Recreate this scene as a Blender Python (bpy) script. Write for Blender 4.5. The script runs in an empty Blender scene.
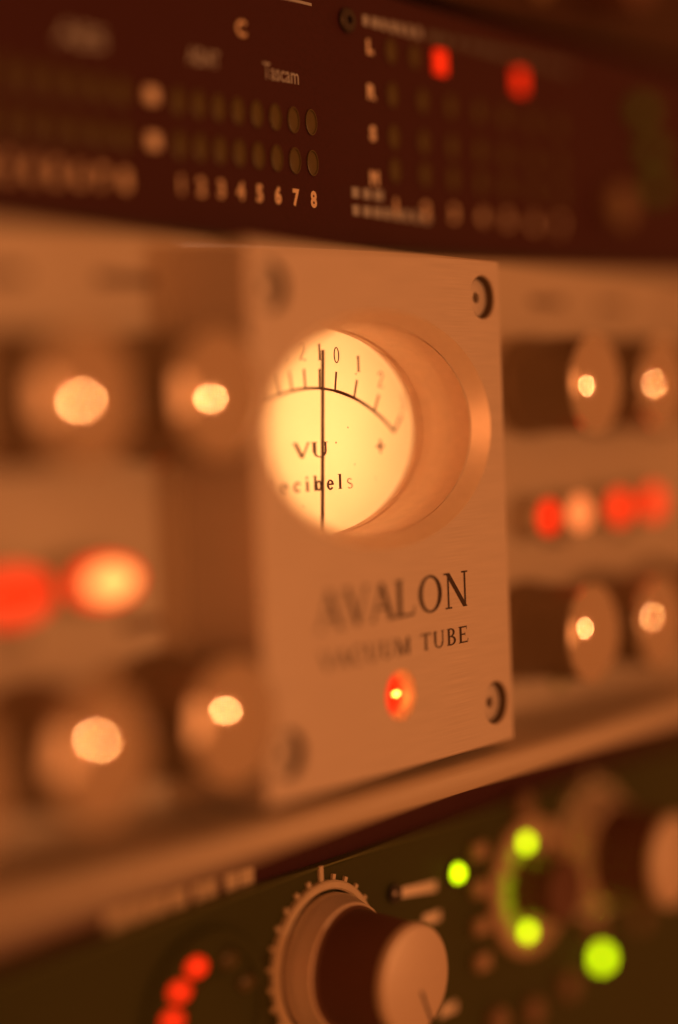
import bpy, bmesh, math, random
from mathutils import Vector, Matrix

random.seed(7)
MM = 0.001
scene = bpy.context.scene
col = scene.collection

# ------------------------------------------------------------------ camera
YAW, PITCH, ROLL = 0.89861, -0.04774, -0.03708
fwd = Vector((math.sin(YAW) * math.cos(PITCH), math.cos(YAW) * math.cos(PITCH), math.sin(PITCH)))
rgt = Vector((math.cos(YAW), -math.sin(YAW), 0))
upv = rgt.cross(fwd)
r2 = rgt * math.cos(ROLL) + upv * math.sin(ROLL)
u2 = -rgt * math.sin(ROLL) + upv * math.cos(ROLL)
cam_data = bpy.data.cameras.new('camera')
cam = bpy.data.objects.new('camera', cam_data)
col.objects.link(cam)
cam.matrix_world = Matrix(((r2.x, u2.x, -fwd.x, -233.0 * MM), (r2.y, u2.y, -fwd.y, -174.5 * MM),
                           (r2.z, u2.z, -fwd.z, 14.31 * MM), (0, 0, 0, 1)))
cam_data.sensor_fit = 'VERTICAL'
cam_data.sensor_height = 36.0
cam_data.lens = 36.0 * 1850 / 1024
cam_data.clip_start = 0.01
cam_data.clip_end = 50
cam_data.dof.use_dof = True
cam_data.dof.focus_distance = 305.5 * MM
cam_data.dof.aperture_fstop = cam_data.lens / 33.0
scene.camera = cam

# ------------------------------------------------------------------ light: a dim control room lit by a warm tungsten lamp, plus an added soft fill
world = bpy.data.worlds.new('World')
scene.world = world
world.use_nodes = True
bg = world.node_tree.nodes['Background']
bg.inputs['Color'].default_value = (1.0, 0.25, 0.053, 1)
bg.inputs['Strength'].default_value = 0.45


def lamp(name, loc, target, size, power, color):
    ld = bpy.data.lights.new(name, 'AREA')
    ld.shape = 'DISK'
    ld.size = size * MM
    ld.energy = power
    ld.color = color
    o = bpy.data.objects.new(name, ld)
    col.objects.link(o)
    o.location = Vector(loc) * MM
    d = (Vector(target) - Vector(loc)) * MM
    o.rotation_euler = d.to_track_quat('-Z', 'Y').to_euler()
    return o


lamp('desk_lamp', (366, -850, -5), (20, 0, 0), 34, 1.2, (1.0, 0.39, 0.13))
lamp('soft_fill', (-700, -1350, 40), (20, 0, 0), 1300, 5.2, (1.0, 0.28, 0.072))  # added unseen disc, gives broad soft fill from the front left

vs = scene.view_settings
vs.view_transform = 'Standard'
vs.look = 'None'
vs.exposure = 0
vs.gamma = 1
scene.render.engine = 'CYCLES'
scene.cycles.use_denoising = True
scene.cycles.max_bounces = 8
scene.cycles.sample_clamp_indirect = 20


# ------------------------------------------------------------------ materials
def principled(name, base, rough=0.5, metal=0.0, spec=0.5):
    m = bpy.data.materials.new(name)
    m.use_nodes = True
    b = m.node_tree.nodes['Principled BSDF']
    b.inputs['Base Color'].default_value = (*base, 1)
    b.inputs['Roughness'].default_value = rough
    b.inputs['Metallic'].default_value = metal
    b.inputs['Specular IOR Level'].default_value = spec
    return m, m.node_tree, b


def grainy(name, base, rough, metal, scale=(60, 60, 4000), amount=0.08, bump=0.0, spec=0.5, mott=0.0):
    """A surface with fine stretched grain: colour, roughness and relief vary a little."""
    m, nt, b = principled(name, base, rough, metal, spec)
    tc = nt.nodes.new('ShaderNodeTexCoord')
    mp = nt.nodes.new('ShaderNodeMapping')
    mp.inputs['Scale'].default_value = scale
    nz = nt.nodes.new('ShaderNodeTexNoise')
    nz.inputs['Scale'].default_value = 1.0
    nz.inputs['Detail'].default_value = 4
    nt.links.new(tc.outputs['Object'], mp.inputs['Vector'])
    nt.links.new(mp.outputs['Vector'], nz.inputs['Vector'])
    mx = nt.nodes.new('ShaderNodeMix')
    mx.data_type = 'RGBA'
    mx.inputs['A'].default_value = (*[c * (1 - amount) for c in base], 1)
    mx.inputs['B'].default_value = (*[min(1, c * (1 + amount)) for c in base], 1)
    nt.links.new(nz.outputs['Fac'], mx.inputs['Factor'])
    nt.links.new(mx.outputs['Result'], b.inputs['Base Color'])
    rr = nt.nodes.new('ShaderNodeMapRange')
    rr.inputs['To Min'].default_value = rough * 0.8
    rr.inputs['To Max'].default_value = min(1, rough * 1.2)
    n2 = nt.nodes.new('ShaderNodeTexNoise')
    n2.inputs['Scale'].default_value = 45
    n2.inputs['Detail'].default_value = 6
    nt.links.new(tc.outputs['Object'], n2.inputs['Vector'])
    nt.links.new(n2.outputs['Fac'], rr.inputs['Value'])
    nt.links.new(rr.outputs['Result'], b.inputs['Roughness'])
    if bump:
        bp = nt.nodes.new('ShaderNodeBump')
        bp.inputs['Strength'].default_value = bump
        bp.inputs['Distance'].default_value = 0.00005
        nt.links.new(nz.outputs['Fac'], bp.inputs['Height'])
        nt.links.new(bp.outputs['Normal'], b.inputs['Normal'])
    return m


def glow(name, color, strength, base=None):
    m, nt, b = principled(name, base or color, 0.3)
    b.inputs['Emission Color'].default_value = (*color, 1)
    b.inputs['Emission Strength'].default_value = strength
    return m


M = {}
M['alu'] = grainy('brushed_aluminium', (0.66, 0.62, 0.58), 0.55, 0.6, (90, 90, 3600), 0.17, 0.35)
M['alu_panel'] = grainy('satin_aluminium', (0.61, 0.57, 0.50), 0.6, 0.6, (120, 120, 6000), 0.10, 0.15)
M['chamfer'] = grainy('turned_chamfer', (0.92, 0.88, 0.82), 0.46, 0.9, (600, 600, 600), 0.06)
M['cap'] = grainy('turned_aluminium', (0.80, 0.77, 0.72), 0.10, 0.95, (900, 900, 900), 0.06)
M['screw'] = grainy('steel', (0.55, 0.52, 0.48), 0.35, 0.9, (900, 900, 900), 0.1)
M['black'] = grainy('black_plastic', (0.028, 0.022, 0.018), 0.35, 0.0, (800, 800, 800), 0.2)
M['black_body'] = grainy('dark_anodised', (0.24, 0.19, 0.13), 0.42, 0.4, (2000, 2000, 60), 0.2)
M['knob_brown'] = grainy('dark_rubber', (0.105, 0.048, 0.034), 0.5, 0.0, (2000, 2000, 60), 0.2)
M['maroon'] = grainy('dark_maroon_paint', (0.048, 0.0095, 0.012), 0.55, 0.0, (1500, 1500, 1500), 0.25, 0.3, 0.22)
M['olive'] = grainy('dark_olive_paint', (0.044, 0.054, 0.011), 0.55, 0.0, (1500, 1500, 1500), 0.25, 0.3, 0.22)
M['olive_edge_lit'] = grainy('olive_edge_lit', (0.10, 0.12, 0.03), 0.45, 0.0, (1500, 1500, 1500), 0.2)  # paler copy of the olive paint: light on the top edge put into the colour
M['umber'] = grainy('dark_umber_paint', (0.05, 0.022, 0.012), 0.55, 0.0, (1500, 1500, 1500), 0.25, 0, 0.22)
M['chassis'] = grainy('chassis_steel', (0.03, 0.025, 0.02), 0.6, 0.2, (400, 400, 400), 0.2)
M['tube'] = grainy('meter_tube_plastic', (0.60, 0.42, 0.32), 0.6, 0.0, (600, 600, 600), 0.12, 0, 0.3)
M['bore_liner'] = principled('brown_liner', (0.11, 0.08, 0.05), 0.6)[0]
M['ink'] = principled('black_ink', (0.035, 0.02, 0.015), 0.6)[0]
M['soft_ink'] = principled('grey_ink', (0.16, 0.11, 0.08), 0.6)[0]
M['dial_ink'] = principled('dial_ink', (0.06, 0.012, 0.005), 0.7)[0]
M['needle'] = principled('needle_black', (0.05, 0.012, 0.006), 0.5)[0]
M['cream'] = principled('cream_print', (0.78, 0.70, 0.58), 0.5)[0]
M['grey_print'] = principled('grey_print', (0.36, 0.42, 0.50), 0.5)[0]
M['dim_print'] = principled('dim_grey_print', (0.10, 0.11, 0.12), 0.5)[0]
M['dull_print'] = principled('dull_print', (0.36, 0.26, 0.14), 0.5)[0]
M['white_print'] = principled('white_print', (0.80, 0.76, 0.70), 0.5)[0]
M['lens_off'] = grainy('unlit_lens', (0.085, 0.07, 0.02), 0.35, 0.0, (900, 900, 900), 0.2)
M['lens_amber'] = grainy('unlit_amber_lens', (0.65, 0.20, 0.04), 0.3, 0.0, (900, 900, 900), 0.2)
M['lens_green_dim'] = glow('dim_green_lens', (0.16, 0.24, 0.01), 0.10, (0.06, 0.10, 0.01))
M['red'] = glow('lit_red_lens', (1.0, 0.030, 0.004), 1.0)
M['red_soft'] = glow('softly_lit_red_lens', (1.0, 0.030, 0.004), 0.62)
M['red_core'] = glow('lit_red_core', (1.0, 0.24, 0.03), 20)
M['orange_core'] = glow('lit_orange_core', (1.0, 0.36, 0.09), 2.2)
M['amber_lit'] = glow('lit_amber_lens', (1.0, 0.30, 0.08), 0.9)
M['green'] = glow('lit_green_lens', (0.56, 0.84, 0.002), 4.0)
M['green_soft'] = glow('half_lit_green_lens', (0.16, 0.24, 0.002), 1.1)


def dial_material():
    m = bpy.data.materials.new('backlit_dial_card')
    m.use_nodes = True
    nt = m.node_tree
    nt.nodes.remove(nt.nodes['Principled BSDF'])
    out = nt.nodes['Material Output']
    tr = nt.nodes.new('ShaderNodeBsdfTranslucent')
    df = nt.nodes.new('ShaderNodeBsdfDiffuse')
    tr.inputs['Color'].default_value = (0.86, 0.76, 0.55, 1)
    df.inputs['Color'].default_value = (0.75, 0.62, 0.40, 1)
    tc = nt.nodes.new('ShaderNodeTexCoord')
    nz = nt.nodes.new('ShaderNodeTexNoise')
    nz.inputs['Scale'].default_value = 90
    nz.inputs['Detail'].default_value = 5
    mr = nt.nodes.new('ShaderNodeMapRange')
    mr.inputs['To Min'].default_value = 0.62
    mr.inputs['To Max'].default_value = 0.70
    nt.links.new(tc.outputs['Object'], nz.inputs['Vector'])
    nt.links.new(nz.outputs['Fac'], mr.inputs['Value'])
    mix = nt.nodes.new('ShaderNodeMixShader')
    nt.links.new(mr.outputs['Result'], mix.inputs['Fac'])
    nt.links.new(df.outputs[0], mix.inputs[1])
    nt.links.new(tr.outputs[0], mix.inputs[2])
    nt.links.new(mix.outputs[0], out.inputs['Surface'])
    return m


def pane_material():
    m = bpy.data.materials.new('clear_pane')
    m.use_nodes = True
    nt = m.node_tree
    nt.nodes.remove(nt.nodes['Principled BSDF'])
    out = nt.nodes['Material Output']
    tr = nt.nodes.new('ShaderNodeBsdfTransparent')
    tr.inputs['Color'].default_value = (0.97, 0.97, 0.97, 1)
    gl = nt.nodes.new('ShaderNodeBsdfGlossy')
    gl.inputs['Roughness'].default_value = 0.06
    fr = nt.nodes.new('ShaderNodeFresnel')
    fr.inputs['IOR'].default_value = 1.35
    mix = nt.nodes.new('ShaderNodeMixShader')
    nt.links.new(fr.outputs[0], mix.inputs['Fac'])
    nt.links.new(tr.outputs[0], mix.inputs[1])
    nt.links.new(gl.outputs[0], mix.inputs[2])
    nt.links.new(mix.outputs[0], out.inputs['Surface'])
    return m


M['cap_soft'] = grainy('satin_cap', (0.68, 0.61, 0.54), 0.45, 0.5, (900, 900, 900), 0.06)
M['ring'] = grainy('pale_ring', (0.60, 0.55, 0.44), 0.5, 0.0, (900, 900, 900), 0.1)
M['ring_dark'] = grainy('brown_ring', (0.46, 0.36, 0.26), 0.5, 0.0, (900, 900, 900), 0.1)
M['tan_dark'] = grainy('brown_button', (0.20, 0.14, 0.09), 0.5, 0.0, (900, 900, 900), 0.1)
M['tan'] = grainy('tan_button', (0.36, 0.27, 0.19), 0.5, 0.0, (900, 900, 900), 0.1)
M['dial'] = dial_material()
M['pane'] = pane_material()


# ------------------------------------------------------------------ mesh helpers (all coordinates in mm: x right, y into the rack, z up)
def link(name, bm, mat, parent=None, loc=(0, 0, 0), smooth=False):
    me = bpy.data.meshes.new(name)
    bmesh.ops.recalc_face_normals(bm, faces=bm.faces)
    bmesh.ops.scale(bm, vec=(MM, MM, MM), verts=bm.verts)
    bm.to_mesh(me)
    bm.free()
    if smooth:
        for p in me.polygons:
            p.use_smooth = True
        try:
            me.set_sharp_from_angle(angle=math.radians(35))
        except Exception:
            pass
    if mat is not None:
        me.materials.append(M[mat])
    o = bpy.data.objects.new(name, me)
    col.objects.link(o)
    o.location = Vector(loc) * MM
    if parent is not None:
        o.parent = parent
    return o


def share(src, parent, loc):
    """a copy that shares mesh data, with its children"""
    o = src.copy()
    col.objects.link(o)
    o.parent = parent
    o.location = Vector(loc) * MM
    for ch in src.children:
        c = ch.copy()
        col.objects.link(c)
        c.parent = o
    return o


def thing(name, label, cat, loc, group=None):
    o = bpy.data.objects.new(name, None)
    o.empty_display_size = 0.02
    col.objects.link(o)
    o.location = Vector(loc) * MM
    o['label'] = label
    o['category'] = cat
    if group:
        o['group'] = group
    return o


def box(bm, x0, x1, y0, y1, z0, z1, bev=0.0):
    vs_ = [bm.verts.new(p) for p in ((x0, y0, z0), (x1, y0, z0), (x1, y1, z0), (x0, y1, z0),
                                     (x0, y0, z1), (x1, y0, z1), (x1, y1, z1), (x0, y1, z1))]
    fs = [bm.faces.new([vs_[i] for i in f]) for f in ((0, 3, 2, 1), (4, 5, 6, 7), (0, 1, 5, 4), (1, 2, 6, 5), (2, 3, 7, 6), (3, 0, 4, 7))]
    if bev:
        es = set()
        for f in fs:
            es.update(f.edges)
        bmesh.ops.bevel(bm, geom=list(es), offset=bev, segments=2, affect='EDGES', profile=0.5)


def lathe(bm, prof, n=48, ring=None):
    """prof: list of (radius, y); axis along y. radius 0 closes."""
    rings = []
    for r, y in prof:
        if r <= 1e-6:
            rings.append([bm.verts.new((0, y, 0))])
        else:
            rings.append([bm.verts.new((r * math.cos(2 * math.pi * i / n), y, r * math.sin(2 * math.pi * i / n))) for i in range(n)])
    for a, b in zip(rings, rings[1:]):
        for i in range(n):
            j = (i + 1) % n
            if len(a) == 1 and len(b) == 1:
                continue
            if len(a) == 1:
                bm.faces.new((a[0], b[i], b[j]))
            elif len(b) == 1:
                bm.faces.new((a[i], a[j], b[0]))
            else:
                bm.faces.new((a[i], a[j], b[j], b[i]))


def extrude_profile(bm, prof, x0, x1):
    """prof: closed list of (y, z)"""
    a = [bm.verts.new((x0, y, z)) for y, z in prof]
    b = [bm.verts.new((x1, y, z)) for y, z in prof]
    n = len(prof)
    for i in range(n):
        j = (i + 1) % n
        bm.faces.new((a[i], a[j], b[j], b[i]))
    bm.faces.new(a)
    bm.faces.new(list(reversed(b)))


class Glyphs:
    """Flat serif lettering from strokes, in the plane y = 0 (cap height 1)."""

    def __init__(self):
        self.bm = bmesh.new()
        self.k = 0

    def poly(self, pts):
        self.k += 1
        y = -0.0006 * (self.k % 12)
        vs_ = [self.bm.verts.new((p[0], y, p[1])) for p in pts]
        self.bm.faces.new(vs_)

    def line(self, a, b, w):
        (x0, y0), (x1, y1) = a, b
        if abs(y1 - y0) > abs(x1 - x0) * 0.6:      # cut the ends level
            h = w / 2
            self.poly([(x0 - h, y0), (x0 + h, y0), (x1 + h, y1), (x1 - h, y1)])
        else:
            h = w / 2
            self.poly([(x0, y0 - h), (x1, y1 - h), (x1, y1 + h), (x0, y0 + h)])

    def serif(self, x, y, half, t=0.045, up=True):
        y0, y1 = (y, y + t) if up else (y - t, y)
        self.poly([(x - half, y0), (x + half, y0), (x + half, y1), (x - half, y1)])

    def bowl(self, cx, cy, rx, ry, thick, thin, a0=0, a1=360, n=40):
        for i in range(n):
            q = []
            for k in (i, i + 1):
                t = math.radians(a0 + (a1 - a0) * k / n)
                q.append((math.cos(t), math.sin(t)))
            (c0, s0), (c1, s1) = q
            o = [(cx + rx * c0, cy + ry * s0), (cx + rx * c1, cy + ry * s1)]
            inn = [(cx + (rx - thick) * c1, cy + (ry - thin) * s1), (cx + (rx - thick) * c0, cy + (ry - thin) * s0)]
            y = 0
            vs_ = [self.bm.verts.new((p[0], y, p[1])) for p in o + inn]
            self.bm.faces.new(vs_)

    def glyph(self, ch, T=0.13, t=0.05):
        """draw ch at origin, return advance"""
        g = self
        if ch == 'A':
            g.line((.10, 0), (.47, 1), t); g.line((.45, 1), (.82, 0), T); g.line((.22, .34), (.68, .34), t)
            g.serif(.10, 0, .11); g.serif(.82, 0, .16); return 0.94
        if ch == 'V':
            g.line((.14, 1), (.50, 0), T); g.line((.49, 0), (.84, 1), t)
            g.serif(.14, 1, .15, up=False); g.serif(.84, 1, .11, up=False); return 0.94
        if ch == 'L':
            g.line((.20, 0), (.20, 1), T); g.serif(.20, 1, .16, up=False); g.serif(.38, 0, .34, t)
            g.poly([(.68, 0), (.73, 0), (.80, .27), (.77, .27)]); return 0.88
        if ch == 'O':
            g.bowl(.53, .5, .47, .52, T, t); return 1.09
        if ch == 'N':
            g.line((.17, 0), (.17, 1), t); g.line((.15, 1), (.86, 0), T * 1.05); g.line((.86, 0), (.86, 1), t)
            g.serif(.17, 0, .13); g.serif(.10, 1, .11, up=False); g.serif(.86, 1, .13, up=False); return 1.04
        if ch == 'C':
            g.bowl(.52, .5, .46, .52, T, t, 48, 312)
            g.poly([(.80, .66), (.84, .66), (.84, .98), (.80, .90)]); return 0.95
        if ch == 'U':
            g.line((.20, .34), (.20, 1), T); g.line((.80, .34), (.80, 1), t)
            g.bowl(.49, .35, .355, .37, T * 0.75, .08, 180, 360)
            g.serif(.20, 1, .16, up=False); g.serif(.80, 1, .12, up=False); return 1.0
        if ch == 'M':
            g.line((.17, 0), (.17, 1), t); g.line((.17, 1), (.56, 0), T); g.line((.55, 0), (.95, 1), t); g.line((.97, 0), (.97, 1), T)
            g.serif(.17, 0, .12); g.serif(.12, 1, .12, up=False); g.serif(.97, 0, .15); g.serif(1.0, 1, .12, up=False); return 1.2
        if ch == 'T':
            g.line((.44, 0), (.44, 1), T); g.serif(.44, 0, .17); g.serif(.44, 1, .40, t, up=False)
            g.poly([(.04, 1), (.08, 1), (.09, .74), (.06, .74)]); g.poly([(.80, 1), (.84, 1), (.82, .74), (.79, .74)]); return 0.88
        if ch == 'B':
            g.line((.20, 0), (.20, 1), T); g.serif(.20, 0, .16); g.serif(.20, 1, .16, up=False)
            g.bowl(.40, .76, .28, .24, T, t, -90, 90); g.bowl(.42, .27, .34, .27, T, t, -90, 90)
            g.line((.2, .975), (.42, .975), t); g.line((.2, .525), (.42, .525), t); g.line((.2, .025), (.44, .025), t); return 0.86
        if ch == 'E':
            g.line((.20, 0), (.20, 1), T); g.serif(.20, 1, .16, up=False); g.serif(.20, 0, .16)
            g.serif(.42, 1, .30, t, up=False); g.serif(.44, 0, .33, t); g.line((.2, .52), (.56, .52), t)
            g.poly([(.68, 1), (.72, 1), (.72, .77), (.69, .77)]); g.poly([(.72, 0), (.77, 0), (.82, .25), (.79, .25)])
            g.poly([(.55, .42), (.58, .42), (.58, .63), (.55, .63)]); return 0.88
        if ch == ' ':
            return 0.5
        # small letters: x-height 0.66
        if ch == 'd':
            g.bowl(.30, .33, .26, .35, T, t); g.line((.56, 0), (.56, 1), T); g.serif(.62, 0, .09); g.serif(.49, 1, .09, up=False); return 0.82
        if ch == 'b':
            g.bowl(.42, .33, .27, .35, T, t); g.line((.16, 0), (.16, 1), T); g.serif(.10, 1, .09, up=False); return 0.80
        if ch == 'e':
            g.bowl(.34, .33, .28, .35, T, t, 0, 325); g.line((.1, .36), (.60, .36), t); return 0.74
        if ch == 'c':
            g.bowl(.34, .33, .28, .35, T, t, 40, 325); g.bowl(.52, .52, .07, .08, .07, .08); return 0.72
        if ch == 'i':
            g.line((.20, 0), (.20, .66), T); g.serif(.20, 0, .15); g.serif(.13, .66, .10, up=False); g.bowl(.19, .89, .08, .09, .08, .09); return 0.48
        if ch == 'l':
            g.line((.20, 0), (.20, 1), T); g.serif(.20, 0, .15); g.serif(.13, 1, .10, up=False); return 0.48
        if ch == 's':
            g.bowl(.30, .50, .20, .175, .09, .06, 30, 250); g.bowl(.32, .165, .22, .185, .09, .06, -150, 75)
            g.line((.2, .38), (.45, .27), .10); return 0.62
        if ch == '0':
            g.bowl(.30, .5, .28, .5, .13, .08); return 0.62
        if ch == '1':
            g.line((.28, 0), (.28, 1), .15); g.serif(.28, 0, .13); g.line((.16, .86), (.28, .96), .07); return 0.5
        if ch == '2':
            g.bowl(.29, .74, .24, .26, .12, .09, -30, 170); g.line((.06, .05), (.48, .64), .13); g.serif(.30, 0, .26, .06); return 0.6
        if ch == '3':
            g.bowl(.28, .75, .22, .25, .08, .06, -90, 160); g.bowl(.28, .27, .24, .27, .08, .06, -160, 90); return 0.6
        if ch == '5':
            g.line((.12, .52), (.12, 1), .07); g.serif(.3, 1, .2, .07, up=False); g.bowl(.28, .3, .24, .3, .08, .06, -160, 130); return 0.6
        return 0.5


def serif_text(name, text, x0, x1, z, cap, mat, parent, y, spacing=0.0, T=0.13, t=0.05, rot=0.0):
    """letters fitted between x0 and x1 on baseline z"""
    G = Glyphs()
    x = 0.0
    for ch in text:
        n0 = len(G.bm.verts)
        adv = G.glyph(ch, T, t)
        G.bm.verts.ensure_lookup_table()
        for v in G.bm.verts[n0:]:
            v.co.x += x
        x += adv + spacing
    w = x - spacing
    sx = (x1 - x0) / w
    for v in G.bm.verts:
        v.co = Vector((v.co.x * sx, v.co.y * cap, v.co.z * cap))
    if rot:
        bmesh.ops.rotate(G.bm, verts=G.bm.verts, matrix=Matrix.Rotation(rot, 3, 'Y'), cent=((x1 - x0) / 2, 0, 0))
    return link(name, G.bm, mat, parent, (x0, y, z))


def sans_text(name, text, x, z, height, mat, parent, y, width=None, bold=0.0, xs=1.0):
    """the built-in sans letters as a flat print centred on (x, z); height is the cap height"""
    cu = bpy.data.curves.new('lettering_curve', 'FONT')
    cu.body = text
    cu.size = height / 0.72
    cu.offset = bold
    cu.resolution_u = 3
    tmp = bpy.data.objects.new('lettering_curve', cu)
    col.objects.link(tmp)
    dg = bpy.context.evaluated_depsgraph_get()
    dg.update()
    me = bpy.data.meshes.new_from_object(tmp.evaluated_get(dg))
    bpy.data.objects.remove(tmp)
    bpy.data.curves.remove(cu)
    bm = bmesh.new()
    bm.from_mesh(me)
    bpy.data.meshes.remove(me)
    xs_ = [v.co.x for v in bm.verts]
    cx = (min(xs_) + max(xs_)) / 2
    s = (width / (max(xs_) - min(xs_))) if width else xs
    for v in bm.verts:
        v.co = Vector(((v.co.x - cx) * s, 0, v.co.y - height / 2))
    return link(name, bm, mat, parent, (x, y, z))


def bar(name, x0, x1, z0, z1, mat, parent, y, slant=0.0):
    bm = bmesh.new()
    box(bm, -(x1 - x0) / 2, (x1 - x0) / 2, -0.12, 0, -(z1 - z0) / 2, (z1 - z0) / 2, 0.05)
    if slant:
        bmesh.ops.rotate(bm, verts=bm.verts, matrix=Matrix.Rotation(slant, 3, 'Y'), cent=(0, 0, 0))
    return link(name, bm, mat, parent, ((x0 + x1) / 2, y, (z0 + z1) / 2))


def print_run(x0, x1, z0, z1, mat, parent, y, words=5):
    """a line of small print, too soft in the photograph to read: one word-sized mark after another"""
    x = x0
    step = (x1 - x0) / words
    for i in range(words):
        w = step * random.uniform(0.62, 0.9)
        bar('printed_word', x, x + w, z0, z1, mat, parent, y)
        x += step


def chassis(parent, z0, z1, y0, name='chassis'):
    """open-fronted steel case behind a front panel"""
    bm = bmesh.new()
    x, d, t = 218.0, 240.0, 1.2
    box(bm, -x, x, y0, y0 + d, z0, z0 + t)
    box(bm, -x, x, y0, y0 + d, z1 - t, z1)
    box(bm, -x, -x + t, y0, y0 + d, z0 + t, z1 - t)
    box(bm, x - t, x, y0, y0 + d, z0 + t, z1 - t)
    box(bm, -x + t, x - t, y0 + d - t, y0 + d, z0 + t, z1 - t)
    return link(name, bm, 'chassis', parent)


def ell(bm, cx, cz, rx, rz, y, n):
    return [bm.verts.new((cx + rx * math.cos(2 * math.pi * i / n), y, cz + rz * math.sin(2 * math.pi * i / n))) for i in range(n)]


def bridge(bm, a, b):
    n = len(a)
    for i in range(n):
        j = (i + 1) % n
        bm.faces.new((a[i], a[j], b[j], b[i]))


def loop_edges(bm, vs_):
    out = []
    for i in range(len(vs_)):
        e = bm.edges.get((vs_[i], vs_[(i + 1) % len(vs_)]))
        out.append(e or bm.edges.new((vs_[i], vs_[(i + 1) % len(vs_)])))
    return out


# ================================================================== 1. the silver valve preamplifier
PY = 14.0          # its satin front panel; the thick meter plate stands out to y = 0
pre = thing('valve_preamplifier', 'silver two-unit valve preamplifier with glowing oval needle meter, between the dark units', 'preamplifier', (0, 0, 0))
chassis(pre, -44.4, 44.4, PY + 3.2)

bm = bmesh.new()
prof = [(PY + 0.6, 43.0), (PY, 42.6), (PY, -39.0), (PY - 0.4, -40.4), (PY - 1.4, -41.3), (PY - 3, -41.7), (1.2, -42.6), (0.1, -42.9), (-0.7, -43.5),
        (-1.0, -44.4), (-1.0, -46.6), (-0.6, -47.2), (0, -47.4), (PY + 3, -47.4), (PY + 3, 43.0)]
extrude_profile(bm, prof, -241, -31)
extrude_profile(bm, prof, 31, 241)
prof_low = [(PY, -12.0)] + prof[2:-1] + [(PY + 3, -12.0)]
extrude_profile(bm, prof_low, -31, 31)
box(bm, -31, 31, PY, PY + 3, 34, 42.8)
link('front_panel', bm, 'alu_panel', pre, smooth=True)

# the meter plate with its oval opening, bores and lamp countersink
PX, PZ = 32.5, 41.0
OC = (-0.6, 13.1)
SCREWS = [(-27.2, 34.6), (27.2, 34.6), (-27.2, -34.0), (27.2, -34.0)]
LEDP = (0.6, -29.0)
bm = bmesh.new()
ch = 0.35


def rectloop(x, z, y):
    return [bm.verts.new(p) for p in ((-x, y, -z), (x, y, -z), (x, y, z), (-x, y, z))]


outer = rectloop(PX - ch, PZ - ch, 0)
edge = rectloop(PX, PZ, ch)
back = rectloop(PX, PZ, PY - 0.05)
bridge(bm, outer, edge)
bridge(bm, edge, back)
oval0 = ell(bm, *OC, 28.9, 18.7, 0, 128)
oval1 = ell(bm, *OC, 26.4, 16.6, 2.3, 128)
oval2 = ell(bm, *OC, 26.6, 16.8, 2.45, 128)
bridge(bm, oval0, oval1)
bridge(bm, oval1, oval2)
loops = [outer, oval0]
for (x, z) in SCREWS:
    a = ell(bm, x, z, 3.75, 3.75, 0, 32)
    b = ell(bm, x, z, 3.60, 3.60, 0.2, 32)
    c = ell(bm, x, z, 3.60, 3.60, 5.0, 32)
    bridge(bm, a, b)
    bridge(bm, b, c)
    loops.append(a)
a = ell(bm, *LEDP, 4.1, 4.1, 0, 40)
b = ell(bm, *LEDP, 2.3, 2.3, 3.4, 40)
c = ell(bm, *LEDP, 2.3, 2.3, 9.0, 40)
bridge(bm, a, b)
bridge(bm, b, c)
loops.append(a)
es = []
for l in loops:
    es += loop_edges(bm, l)
bmesh.ops.triangle_fill(bm, edges=es, use_beauty=True, use_dissolve=False)
for f in bm.faces:
    c_ = f.calc_center_median()
    if 0.3 < c_.y < 3.3 and abs(c_.x - OC[0]) < 29 and abs(c_.z - OC[1]) < 18.8 and c_.z > -6 and len(f.verts) == 4:
        f.material_index = 1
    if math.hypot(c_.x - LEDP[0], c_.z - LEDP[1]) < 4.0 and 0.3 < c_.y < 3.4:
        f.material_index = 1
plate = link('meter_plate', bm, 'alu', pre, smooth=True)
plate.data.materials.append(M['chamfer'])
plate['label'] = 'thick brushed plate around the meter'

# screws in their bores
for k, (x, z) in enumerate(SCREWS):
    bm = bmesh.new()
    lathe(bm, [(3.35, 6), (3.35, 1.7), (3.1, 1.45), (0.95, 1.4)], 40)
    # hexagon socket
    n = 40
    ring = [v for v in bm.verts if abs(math.hypot(v.co.x, v.co.z) - 1.55) < 1e-3]
    lathe(bm, [(0.95, 1.4), (0.9, 3.4), (0, 3.5)], 6)
    s = link('screw', bm, 'alu', plate, (x, 0, z), smooth=True)
    s.rotation_euler.y = 0.7 * k
    bm = bmesh.new()
    lathe(bm, [(3.58, 0.25), (3.42, 0.25), (3.38, 2.4), (3.58, 2.4)], 40)
    link('bore_liner', bm, 'bore_liner', plate, (x, 0, z), smooth=True)  # added dark brown tube lining the bore, makes its wall darker
    bm = bmesh.new()
    lathe(bm, [(0.88, 2.0), (0, 2.05)], 6)
    so = link('socket', bm, 'bore_liner', plate, (x, 0, z))
    so.rotation_euler.y = 0.7 * k

serif_text('lettering', 'AVALON', -20.0, 20.2, -16.7, 5.9, 'ink', plate, -0.03, T=0.16, t=0.065)
serif_text('lettering', 'VACUUM TUBE', -19.4, 19.7, -22.7, 2.75, 'ink', plate, -0.03, spacing=0.10, T=0.17, t=0.085)

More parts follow.
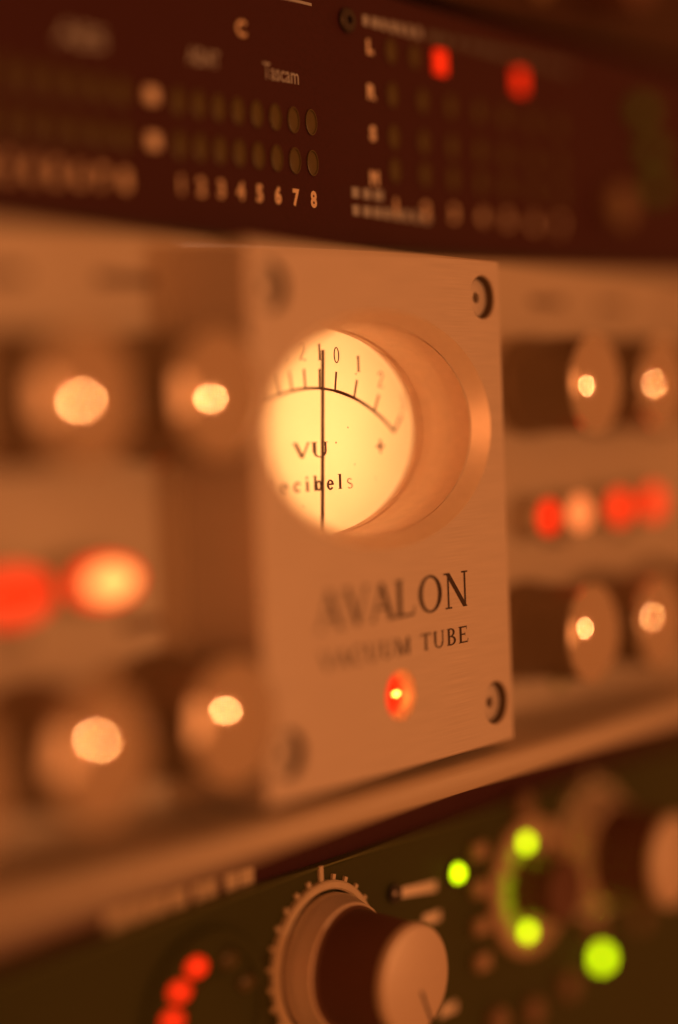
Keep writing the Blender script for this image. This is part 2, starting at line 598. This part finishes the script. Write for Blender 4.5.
# power lamp
bm = bmesh.new()
lathe(bm, [(2.25, 8), (2.25, 3.2), (2.0, 2.3), (1.4, 1.7), (0.7, 1.35), (0, 1.25)], 32)
link('power_lamp', bm, 'red_soft', plate, (LEDP[0], 0, LEDP[1]), smooth=True)
bm = bmesh.new()
lathe(bm, [(0, 1.7), (0.4, 1.5), (0.62, 1.2), (0.4, 1.0), (0, 0.95)], 24)
for v in bm.verts:
    v.co.x *= 1.5
    v.co.z *= 0.6
link('lamp_core', bm, 'red_core', plate, (LEDP[0] + 0.1, 0, LEDP[1] + 0.1), smooth=True)

# the meter
DY = PY + 1.8
bm = bmesh.new()
box(bm, -30.5, 30.5, DY + 0.25, DY + 2.0, -11.5, -8.3, 0.2)
meter = link('meter', bm, 'black', pre)
meter['label'] = 'backlit cream needle meter'
bm = bmesh.new()
box(bm, -30.9, 30.9, DY, DY + 0.2, -8, 33)
link('dial', bm, 'dial', meter)
CX, CZ, R = 0.45, -14.3, 34.5


def pol(deg, r):
    a = math.radians(deg)
    return CX + r * math.sin(a), CZ + r * math.cos(a)


bm = bmesh.new()
N = 70
pts = [(-40 + 79 * i / N) for i in range(N + 1)]
for i in range(N):
    w = 0.22 if pts[i] < 9.5 else 0.28
    q = [pol(pts[i], R - w), pol(pts[i + 1], R - w), pol(pts[i + 1], R + w), pol(pts[i], R + w)]
    bm.faces.new([bm.verts.new((x, 0, z)) for x, z in q])
link('scale_arc', bm, 'dial_ink', meter, (0, DY - 0.03, 0))
TICKS = [-38, -31, -24.5, -18.7, -13.7, -8.8, -3.2, 2.9, 9.6, 18.2, 28.0, 38.8]
for d in TICKS:
    bm = bmesh.new()
    w = 0.26
    x0, z0 = pol(d, R)
    x1, z1 = pol(d, R + (3.2 if d < 38 else 3.6))
    ux, uz = math.cos(math.radians(d)) * w, -math.sin(math.radians(d)) * w
    bm.faces.new([bm.verts.new((x, 0, z)) for x, z in ((x0 - ux, z0 - uz), (x0 + ux, z0 + uz), (x1 + ux, z1 + uz), (x1 - ux, z1 - uz))])
    link('scale_mark', bm, 'dial_ink', meter, (0, DY - 0.045, 0))
for d, s in ((-18.7, '5'), (-8.8, '3'), (-3.2, '2'), (2.9, '1'), (9.6, '0'), (18.2, '1'), (28.0, '2'), (38.8, '3')):
    x, z = pol(d, R + 4.6)
    serif_text('numeral', s, x - 0.85, x + 0.85, z, 2.7, 'dial_ink', meter, DY - 0.03)
serif_text('lettering', 'VU', -5.3, 4.2, 8.95, 2.5, 'dial_ink', meter, DY - 0.03, T=0.20, t=0.11)
serif_text('lettering', 'decibels', -12.0, 10.3, 3.5, 2.5, 'dial_ink', meter, DY - 0.03, spacing=0.16, T=0.19, t=0.12)
bm = bmesh.new()
box(bm, -1.1, 1.1, 0, 0.02, -0.22, 0.22)
box(bm, -0.25, 0.25, -0.03, -0.01, -1.15, 1.15)
link('plus_sign', bm, 'dial_ink', meter, (18.0, DY - 0.04, 10.2))
# needle on its pivot, and the pivot cover below the opening
bm = bmesh.new()
n0 = (0.05, CZ + 3)
n1 = (2.4, 26.4)
w = 0.25
bx = []
for (x, z), ww in ((n0, w * 1.2), (n1, w)):
    bx.append([bm.verts.new(p) for p in ((x - ww, 14.8, z), (x + ww, 14.8, z), (x + ww, 15.1, z), (x - ww, 15.1, z))])
bridge(bm, bx[0], bx[1])
bm.faces.new(bx[0])
bm.faces.new(bx[1])
link('needle', bm, 'needle', meter)
bm = bmesh.new()
t0 = ell(bm, *OC, 26.58, 16.78, 2.6, 128)
t1 = ell(bm, *OC, 26.36, 16.56, 2.5, 128)
t2 = ell(bm, *OC, 26.1, 16.7, PY - 1.6, 128)
t3 = ell(bm, *OC, 25.6, 16.55, PY - 1.4, 128)
t4 = ell(bm, *OC, 25.6, 16.6, PY - 0.1, 128)
t5 = ell(bm, *OC, 26.45, 17.6, PY - 0.1, 128)
for p, q in ((t0, t1), (t1, t2), (t2, t3), (t3, t4), (t4, t5), (t5, t0)):
    bridge(bm, p, q)
link('tube', bm, 'tube', meter, smooth=True)
# clear pane close in front of the needle
bm = bmesh.new()
e = ell(bm, *OC, 25.85, 16.2, 6.0, 96)
bm.faces.new(e)
link('pane', bm, 'pane', meter)
# specks of dust on the dial
for (x, z) in ((9.3, 13.6), (10.8, 7.4), (6.0, 11.2), (16.5, 4.8), (-3.0, 1.2), (12.0, 22.5)):
    bm = bmesh.new()
    lathe(bm, [(random.uniform(.12, .22), 0), (0, -0.06)], 8)
    link('dust_speck', bm, 'dial_ink', meter, (x, DY - 0.02, z))
# the lamp behind the dial card
pl = bpy.data.lights.new('meter_lamp', 'POINT')
pl.energy = 0.23
pl.color = (1.0, 0.53, 0.30)
pl.shadow_soft_size = 0.004
plo = bpy.data.objects.new('meter_lamp', pl)
col.objects.link(plo)
plo.location = Vector((3, DY + 31, 13)) * MM


# knobs of the preamplifier
# cap profile: nearly flat in the middle, rolling over towards the rim
dome, h_ = [], 0.0
for i in range(1, 24):
    r_ = 9.0 * i / 24
    dome.append((r_, math.tan(1.0 * (r_ / 9.0) ** 1.6)))
ys_ = []
for i, (r_, sl) in enumerate(dome):
    h_ += sl * 9.0 / 24
    ys_.append((r_, h_))
top_ = ys_[-1][1] + 0.5
dome = [(r_, -4.0 + 2.4 * hh / top_) for r_, hh in reversed(ys_)]


def small_knob(parent, x, z, turn):
    bm = bmesh.new()
    lathe(bm, [(9.3, PY), (9.3, 11.5), (8.9, 11.0), (8.7, -1.0)], 56)
    k = link('knob', bm, 'black_body', parent, (x, 0, z), smooth=True)
    bm = bmesh.new()
    lathe(bm, [(8.7, -1.0), (9.0, -1.05), (9.0, -1.6)] + dome + [(0, -4.0)], 56)
    link('cap', bm, 'cap', k, smooth=True)
    k.rotation_euler.y = turn
    return k


k0 = small_knob(pre, 61.0, 20.0, 0.4)
for x, z, t in ((86.3, 20.0, -0.8), (109.8, 20, 0.9), (57.6, -25.5, -0.5), (82.8, -26, 0.2), (108, -26, 1.6),
                (-41.2, 19.0, 0.1), (-66.3, 19.0, -1.1), (-91.5, 19.0, 2.0), (-40.9, -27.0, 0.7), (-66.3, -27.6, -0.2), (-91.3, -27.6, 1.0)):
    k = share(k0, pre, (x, 0, z))
    k.rotation_euler.y = t


def led(parent, x, y, z, r, lens, core=None, bezel=None, out=None, name='indicator_light', wide=1.0):
    out = out or r * 1.1
    bm = bmesh.new()
    lathe(bm, [(r, 0.3), (r, -out * 0.35), (r * 0.86, -out * 0.72), (r * 0.5, -out * 0.95), (0, -out)], 20)
    for v in bm.verts:
        v.co.x *= wide
    o = link(name, bm, lens, parent, (x, y, z), smooth=True)
    if bezel:
        bm = bmesh.new()
        lathe(bm, [(r * 1.05, 0.2), (r * 1.05, -0.5), (r * 1.25, -0.7), (r * 1.5, -0.5), (r * 1.55, 0)], 24)
        link('bezel', bm, bezel, o, smooth=True)
    if core:
        bm = bmesh.new()
        lathe(bm, [(0, -out * 0.8), (r * 0.72, -out * 0.95), (r * 0.5, -out * 1.1), (0, -out * 1.15)], 12)
        for v in bm.verts:
            v.co.x *= wide
        link('lamp_core', bm, core, o, smooth=True)
    return o


# lit and unlit lights of the preamplifier, each in a round push button
def push_button(parent, x, z, lens, core=None, r=3.8, wide=1.0):
    bm = bmesh.new()
    lathe(bm, [(r + 0.8, PY), (r + 0.8, PY - 0.8), (r + 0.3, PY - 1.0), (r, PY - 1.0), (r, PY - 4.6), (r - 0.4, PY - 5.0), (0, PY - 5.0)], 36)
    for v in bm.verts:
        v.co.x *= wide
    b = link('push_button', bm, 'alu_panel', parent, (x, 0, z), smooth=True)
    led(b, 0, PY - 4.9, 0, r * 0.84, lens, core, None, 1.3, wide=wide)
    return b


for x, z, lens, core in ((59.8, -4.5, 'red_soft', None), (71.0, -4.4, 'amber_lit', None), (86.0, -4.2, 'red', None), (99.5, -4.0, 'red', None),
                         (-71.5, -6.6, 'red', None), (-54.5, -6.2, 'red', 'orange_core')):
    push_button(pre, x, z, lens, core, 3.9 if x > 0 else 3.7, 1.15 if x > 0 else 2.1)
for x, z in ((-37.8, 10.7), (-38.5, -19.5)):
    led(pre, x, PY, z, 1.5, 'lens_amber', None, 'cap')
led(pre, 69, PY, -36, 1.5, 'lens_green_dim', None, 'cap')
# dark printing over and under the knobs
for x in (-93, -68, -43, 70, 95, 120):
    for z, w in ((36.0, 12), (-9.5 if x > 0 else -13.5, 8)):
        bar('printed_label', x - w / 2, x + w / 2, z - 0.8, z + 0.8, 'soft_ink', pre, PY + 0.08)

# ================================================================== 2. the dark maroon converter above
TY = 19.5
Z0 = 45.0
conv = thing('digital_converter', 'dark maroon one-unit converter with rows of numbered unlit lights, above the silver preamplifier', 'converter', (0, 0, Z0))


def cz(z):
    return z - Z0


bm = bmesh.new()
box(bm, -241, 241, TY, TY + 3, -0.4, 43.4, 0.25)
link('front_panel', bm, 'maroon', conv)
chassis(conv, 0.2, 43.2, TY + 3.1)
PITCHX = 4.56
cols_a = [7.1 - PITCHX * i for i in range(8)]
cols_b = [-36.8 - PITCHX * i for i in range(8)]
bm = bmesh.new()
lathe(bm, [(2.15, 0.1), (2.15, -0.22), (1.95, -0.25), (1.85, -0.06), (1.0, -0.12), (0, -0.14)], 28)
for v in bm.verts:
    v.co.x *= 0.68
first = link('indicator_light', bm, 'lens_off', conv, (cols_a[0], TY, cz(64.2)), smooth=True)
for z in (64.1, 57.5):
    for x in cols_a + cols_b:
        if z == 64.1 and x == cols_a[0]:
            continue
        share(first, conv, (x, TY, cz(z)))
for i, x in enumerate(cols_a):
    sans_text('numeral', str(8 - i), x, cz(51.6), 2.6, 'cream', conv, TY - 0.05, bold=0.16, xs=0.85)
for i, x in enumerate(cols_b):
    sans_text('numeral', str(8 - i), x, cz(51.3), 2.7, 'cream', conv, TY - 0.05, bold=0.32, xs=0.85)
for z in (64.2, 57.4):
    bm = bmesh.new()
    box(bm, -1.4, 1.4, -0.9, 0, -1.25, 1.25, 0.5)
    link('push_button', bm, 'white_print', conv, (-31.0, TY, cz(z)))
sans_text('lettering', 'C', -9.5, cz(77.3), 2.5, 'cream', conv, TY - 0.05, bold=0.10)
sans_text('lettering', 'Tascam', -0.1, cz(71.4), 2.7, 'grey_print', conv, TY - 0.05, width=8.9, bold=0.03)
sans_text('lettering', 'ADAT', -18.6, cz(71.5), 2.5, 'grey_print', conv, TY - 0.05, width=7.2, bold=0.08)
sans_text('lettering', 'AES', -44.5, cz(71.2), 2.7, 'grey_print', conv, TY - 0.05, width=9.5, bold=0.10)
bar('printed_line', -8, 8.5, cz(83.4), cz(83.9), 'grey_print', conv, TY + 0.08)
# screw of the lid
bm = bmesh.new()
lathe(bm, [(2.1, 0.3), (2.1, -0.5), (1.8, -0.8), (0.7, -0.9), (0.7, -0.2), (0, -0.2)], 28)
link('screw', bm, 'black', conv, (17.6, TY, cz(82.4)), smooth=True)
# right half: mode letters, level lights, numbers
for z, s in ((78.9, 'L'), (71.2, 'R'), (64.1, 'S'), (56.4, 'M')):
    sans_text('row_letter', s, 24.0, cz(z), 2.3, 'white_print', conv, TY - 0.05, bold=0.20)
print_run(22.3, 40, cz(82.3), cz(84.1), 'grey_print', conv, TY + 0.08, 7)
print_run(41.5, 92, cz(82.5), cz(84.0), 'dim_print', conv, TY + 0.08, 12)
for j, x in enumerate((30, 39, 47.8, 57, 65.6, 75.0, 84.5)):
    sans_text('numeral', str(j + 1), x, cz(51.9), 2.7, 'cream', conv, TY - 0.05, bold=0.2)
    for z in (71.3, 64.0, 58.2):
        share(first, conv, (x, TY, cz(z)))
for x in (30, 37):
    share(first, conv, (x, TY, cz(78.9)))
for x, z in ((44.6, 78.8), (71.0, 78.6)):
    bm = bmesh.new()
    box(bm, -1.7, 1.7, -0.7, 0.2, -2.2, 2.2, 0.3)
    link('indicator_light', bm, 'red_soft', conv, (x, TY, cz(z)))
for z0, x1 in ((52.6, 26.8), (49.6, 41.0)):
    print_run(17.5, x1, cz(z0), cz(z0 + 1.8), 'grey_print', conv, TY + 0.08, int((x1 - 15) / 3))
# pale button and dim green lights at the far right
bm = bmesh.new()
lathe(bm, [(4.2, 0), (4.2, -2.5), (3.8, -3.0), (0, -3.1)], 32)
link('push_button', bm, 'tan_dark', conv, (105.5, TY, cz(57)), smooth=True)
for x, z in ((118, 78), (121.5, 70), (123, 62.3)):
    led(conv, x, TY, cz(z), 2.4, 'lens_green_dim')

# ================================================================== 3. the dark unit at the very top
top = thing('top_rack_unit', 'dark brown rack unit of which only a corner shows at the top', 'rack unit', (0, 0, 89.6))
bm = bmesh.new()
box(bm, -241, 241, 18.5, 21.5, 0.6, 43.6, 0.3)
link('front_panel', bm, 'umber', top)
chassis(top, 0.4, 43.4, 21.6)
for x, z in ((44, 6.5), (60, 7.5), (76, 8.0)):
    bm = bmesh.new()
    lathe(bm, [(3.4, 0), (3.4, -1.6), (3.0, -2.1), (0, -2.2)], 32)
    link('push_button', bm, 'tan_dark', top, (x, 18.5, z), smooth=True)
bm = bmesh.new()
lathe(bm, [(7.5, 0), (7.5, -8), (7.0, -9), (0, -9.2)], 40)
link('knob', bm, 'knob_brown', top, (101, 18.5, 13.0), smooth=True)

# ================================================================== 4. the dark olive channel strip below
LY = 16.0
LT = -48.0
low = thing('channel_strip', 'dark olive rack unit with big knobs and green lights, below the silver preamplifier', 'rack unit', (0, 0, -136.5))


def lz(z):
    return z + 136.5


bm = bmesh.new()
box(bm, -241, 241, LY, LY + 3, lz(-136.5), lz(-58.2), 0.3)
link('front_panel', bm, 'olive', low)
bm = bmesh.new()
box(bm, -241, 241, LY - 0.3, LY + 2.5, lz(-58.15), lz(-57.75), 0.1)
link('panel_edge', bm, 'olive_edge_lit', low)
bm = bmesh.new()
box(bm, -241, 241, LY + 1.6, LY + 4, lz(-57.7), lz(-48.0))
link('header_strip', bm, 'maroon', low)
chassis(low, lz(-136.5), lz(-48.2), LY + 4.1)
for x0, x1 in ((-49, -44.5), (-44, -40.5), (-40, -36.5), (-35.8, -32.0), (-30.5, -28.2), (-27.8, -25.3), (-23.4, -20.4), (-20.0, -16.6)):
    bar('lettering', x0, x1, lz(-57.5), lz(-55.0), 'ring', low, LY + 1.7)


def big_knob(parent, x, z, turn, ticks=True):
    bm = bmesh.new()
    lathe(bm, [(10.0, 10.0), (9.5, 9.5), (8.7, -1.6)], 64)
    # fine grip flutes
    k = link('knob', bm, 'knob_brown', parent, (x, 0, z), smooth=True)
    bm = bmesh.new()
    lathe(bm, [(11.2, LY - 0.2), (11.5, LY - 1.2), (11.5, LY - 2.6), (11.2, LY - 3.4), (10.7, 11.2), (10.4, 10.2), (10.0, 10.0)], 64)
    link('skirt', bm, 'cap_soft', k, smooth=True)
    bm = bmesh.new()
    lathe(bm, [(8.7, -1.6), (8.9, -1.7), (8.9, -2.4), (8.5, -3.0), (7.9, -3.2), (0, -3.2)], 64)
    link('cap', bm, 'cap_soft', k, smooth=True)
    bm = bmesh.new()
    box(bm, -0.28, 0.28, -3.26, -3.21, 2.2, 8.4)
    link('pointer', bm, 'ink', k)
    k.rotation_euler.y = turn
    # raised pale scale ring with teeth
    bm = bmesh.new()
    lathe(bm, [(11.9, LY), (11.9, LY - 1.0), (12.2, LY - 1.3), (13.1, LY - 1.3), (13.4, LY - 1.0), (13.4, LY)], 72)
    for i in range(21):
        a = math.radians(-135 + 270 * i / 20.0)
        L = 1.1 if i % 10 else 2.7
        w_ = 0.38 if i % 10 else 0.48
        q = bmesh.new()
        box(q, -w_, w_, LY - 0.5, LY - 0.01, 13.0, 13.2 + L)
        bmesh.ops.rotate(q, verts=q.verts, matrix=Matrix.Rotation(a, 3, 'Y'), cent=(0, 0, 0))
        me = bpy.data.meshes.new('t')
        q.to_mesh(me)
        q.free()
        bm.from_mesh(me)
        bpy.data.meshes.remove(me)
    link('scale_ring', bm, 'ring', parent, (x, 0, z), smooth=True)
    return k



for x, z, t in ((-2.3, lz(-73.6), 2.72), (83.0, lz(-72.6), 0.8), (-89, lz(-73.6), -0.6)):
    big_knob(low, x, z, t)


def ring_control(parent, x, z, lamps, ring_mat, knob=True, wide=1.0):
    bm = bmesh.new()
    lathe(bm, [(13.2, LY), (13.2, LY - 1.0), (12.7, LY - 1.4), (11.0, LY - 1.4), (10.6, LY - 0.8), (6.5, LY - 0.8), (6.5, LY)], 56)
    c = link('ring_control', bm, ring_mat, parent, (x, 0, z), smooth=True)
    bm = bmesh.new()
    lathe(bm, [(6.2, LY), (6.0, 7.5), (5.5, 7.0), (0, 6.9)] if knob else [(6.5, LY - 0.8), (6.2, LY - 1.4), (0, LY - 1.5)], 48)
    link('knob', bm, 'knob_brown' if knob else 'olive', c, smooth=True)
    for ang, lens in lamps:
        a = math.radians(ang)
        led(c, 8.6 * math.cos(a), LY - 0.8, 8.6 * math.sin(a), 1.35, lens, None, None, 1.0, wide=wide)
    return c


ring_control(low, 59.5, lz(-74.5), [(99, 'green'), (162, 'green_soft'), (203, 'green_soft'), (131, 'green_soft'), (182, 'green_soft'), (231, 'green_soft'), (258, 'green'), (40, 'lens_off'), (0, 'lens_off'), (-40, 'lens_off')], 'ring_dark')
ring_control(low, -30.5, lz(-74.5), [(109, 'red'), (141, 'red'), (170, 'red'), (205, 'lens_off'), (240, 'lens_off'), (60, 'lens_off'), (20, 'lens_off')], 'olive', False, 1.45)
led(low, 36.0, LY, lz(-67.1), 1.45, 'green', None, 'black')
led(low, 84.8, LY, lz(-94.8), 2.0, 'green', None, 'black')
for x, z in ((42.4, -64.3), (42.2, -71.2), (42.4, -78.2), (42.4, -84.8)):
    bm = bmesh.new()
    box(bm, -2.0, 2.0, -1.6, 0, -1.5, 1.5, 0.4)
    link('push_button', bm, 'tan', low, (x, LY, lz(z)))
for x, z in ((58.1, -56.8 - 2.2), (82, -88.5), (72, -97), (59, -98.5), (47, -97), (100, -90)):
    bm = bmesh.new()
    lathe(bm, [(2.6, 0), (2.6, -1.4), (2.2, -1.8), (0, -1.9)], 28)
    link('push_button', bm, 'tan_dark', low, (x, LY, lz(z)), smooth=True)
# white marks printed round the big knob, and a small black socket
for x0, x1, z, s in ((19.6, 30.2, -67.6, 0.10), (25.8, 31.0, -73.5, 0.05), (29.8, 35.0, -91.0, 0.0), (-22.0, -17.0, -71.2, 0.0)):
    bar('lettering', x0, x1, lz(z - 0.9), lz(z + 0.9), 'white_print', low, LY + 0.08, s)
bm = bmesh.new()
lathe(bm, [(1.6, 0), (1.6, -0.8), (1.0, -0.9), (0.8, -0.2), (0, -0.2)], 24)
so = link('socket', bm, 'black', low, (17.3, LY, lz(-66.6)), smooth=True)
bm = bmesh.new()
lathe(bm, [(0.5, -0.2), (0.35, -0.6), (0, -0.7)], 12)
link('pin', bm, 'white_print', so, smooth=True)
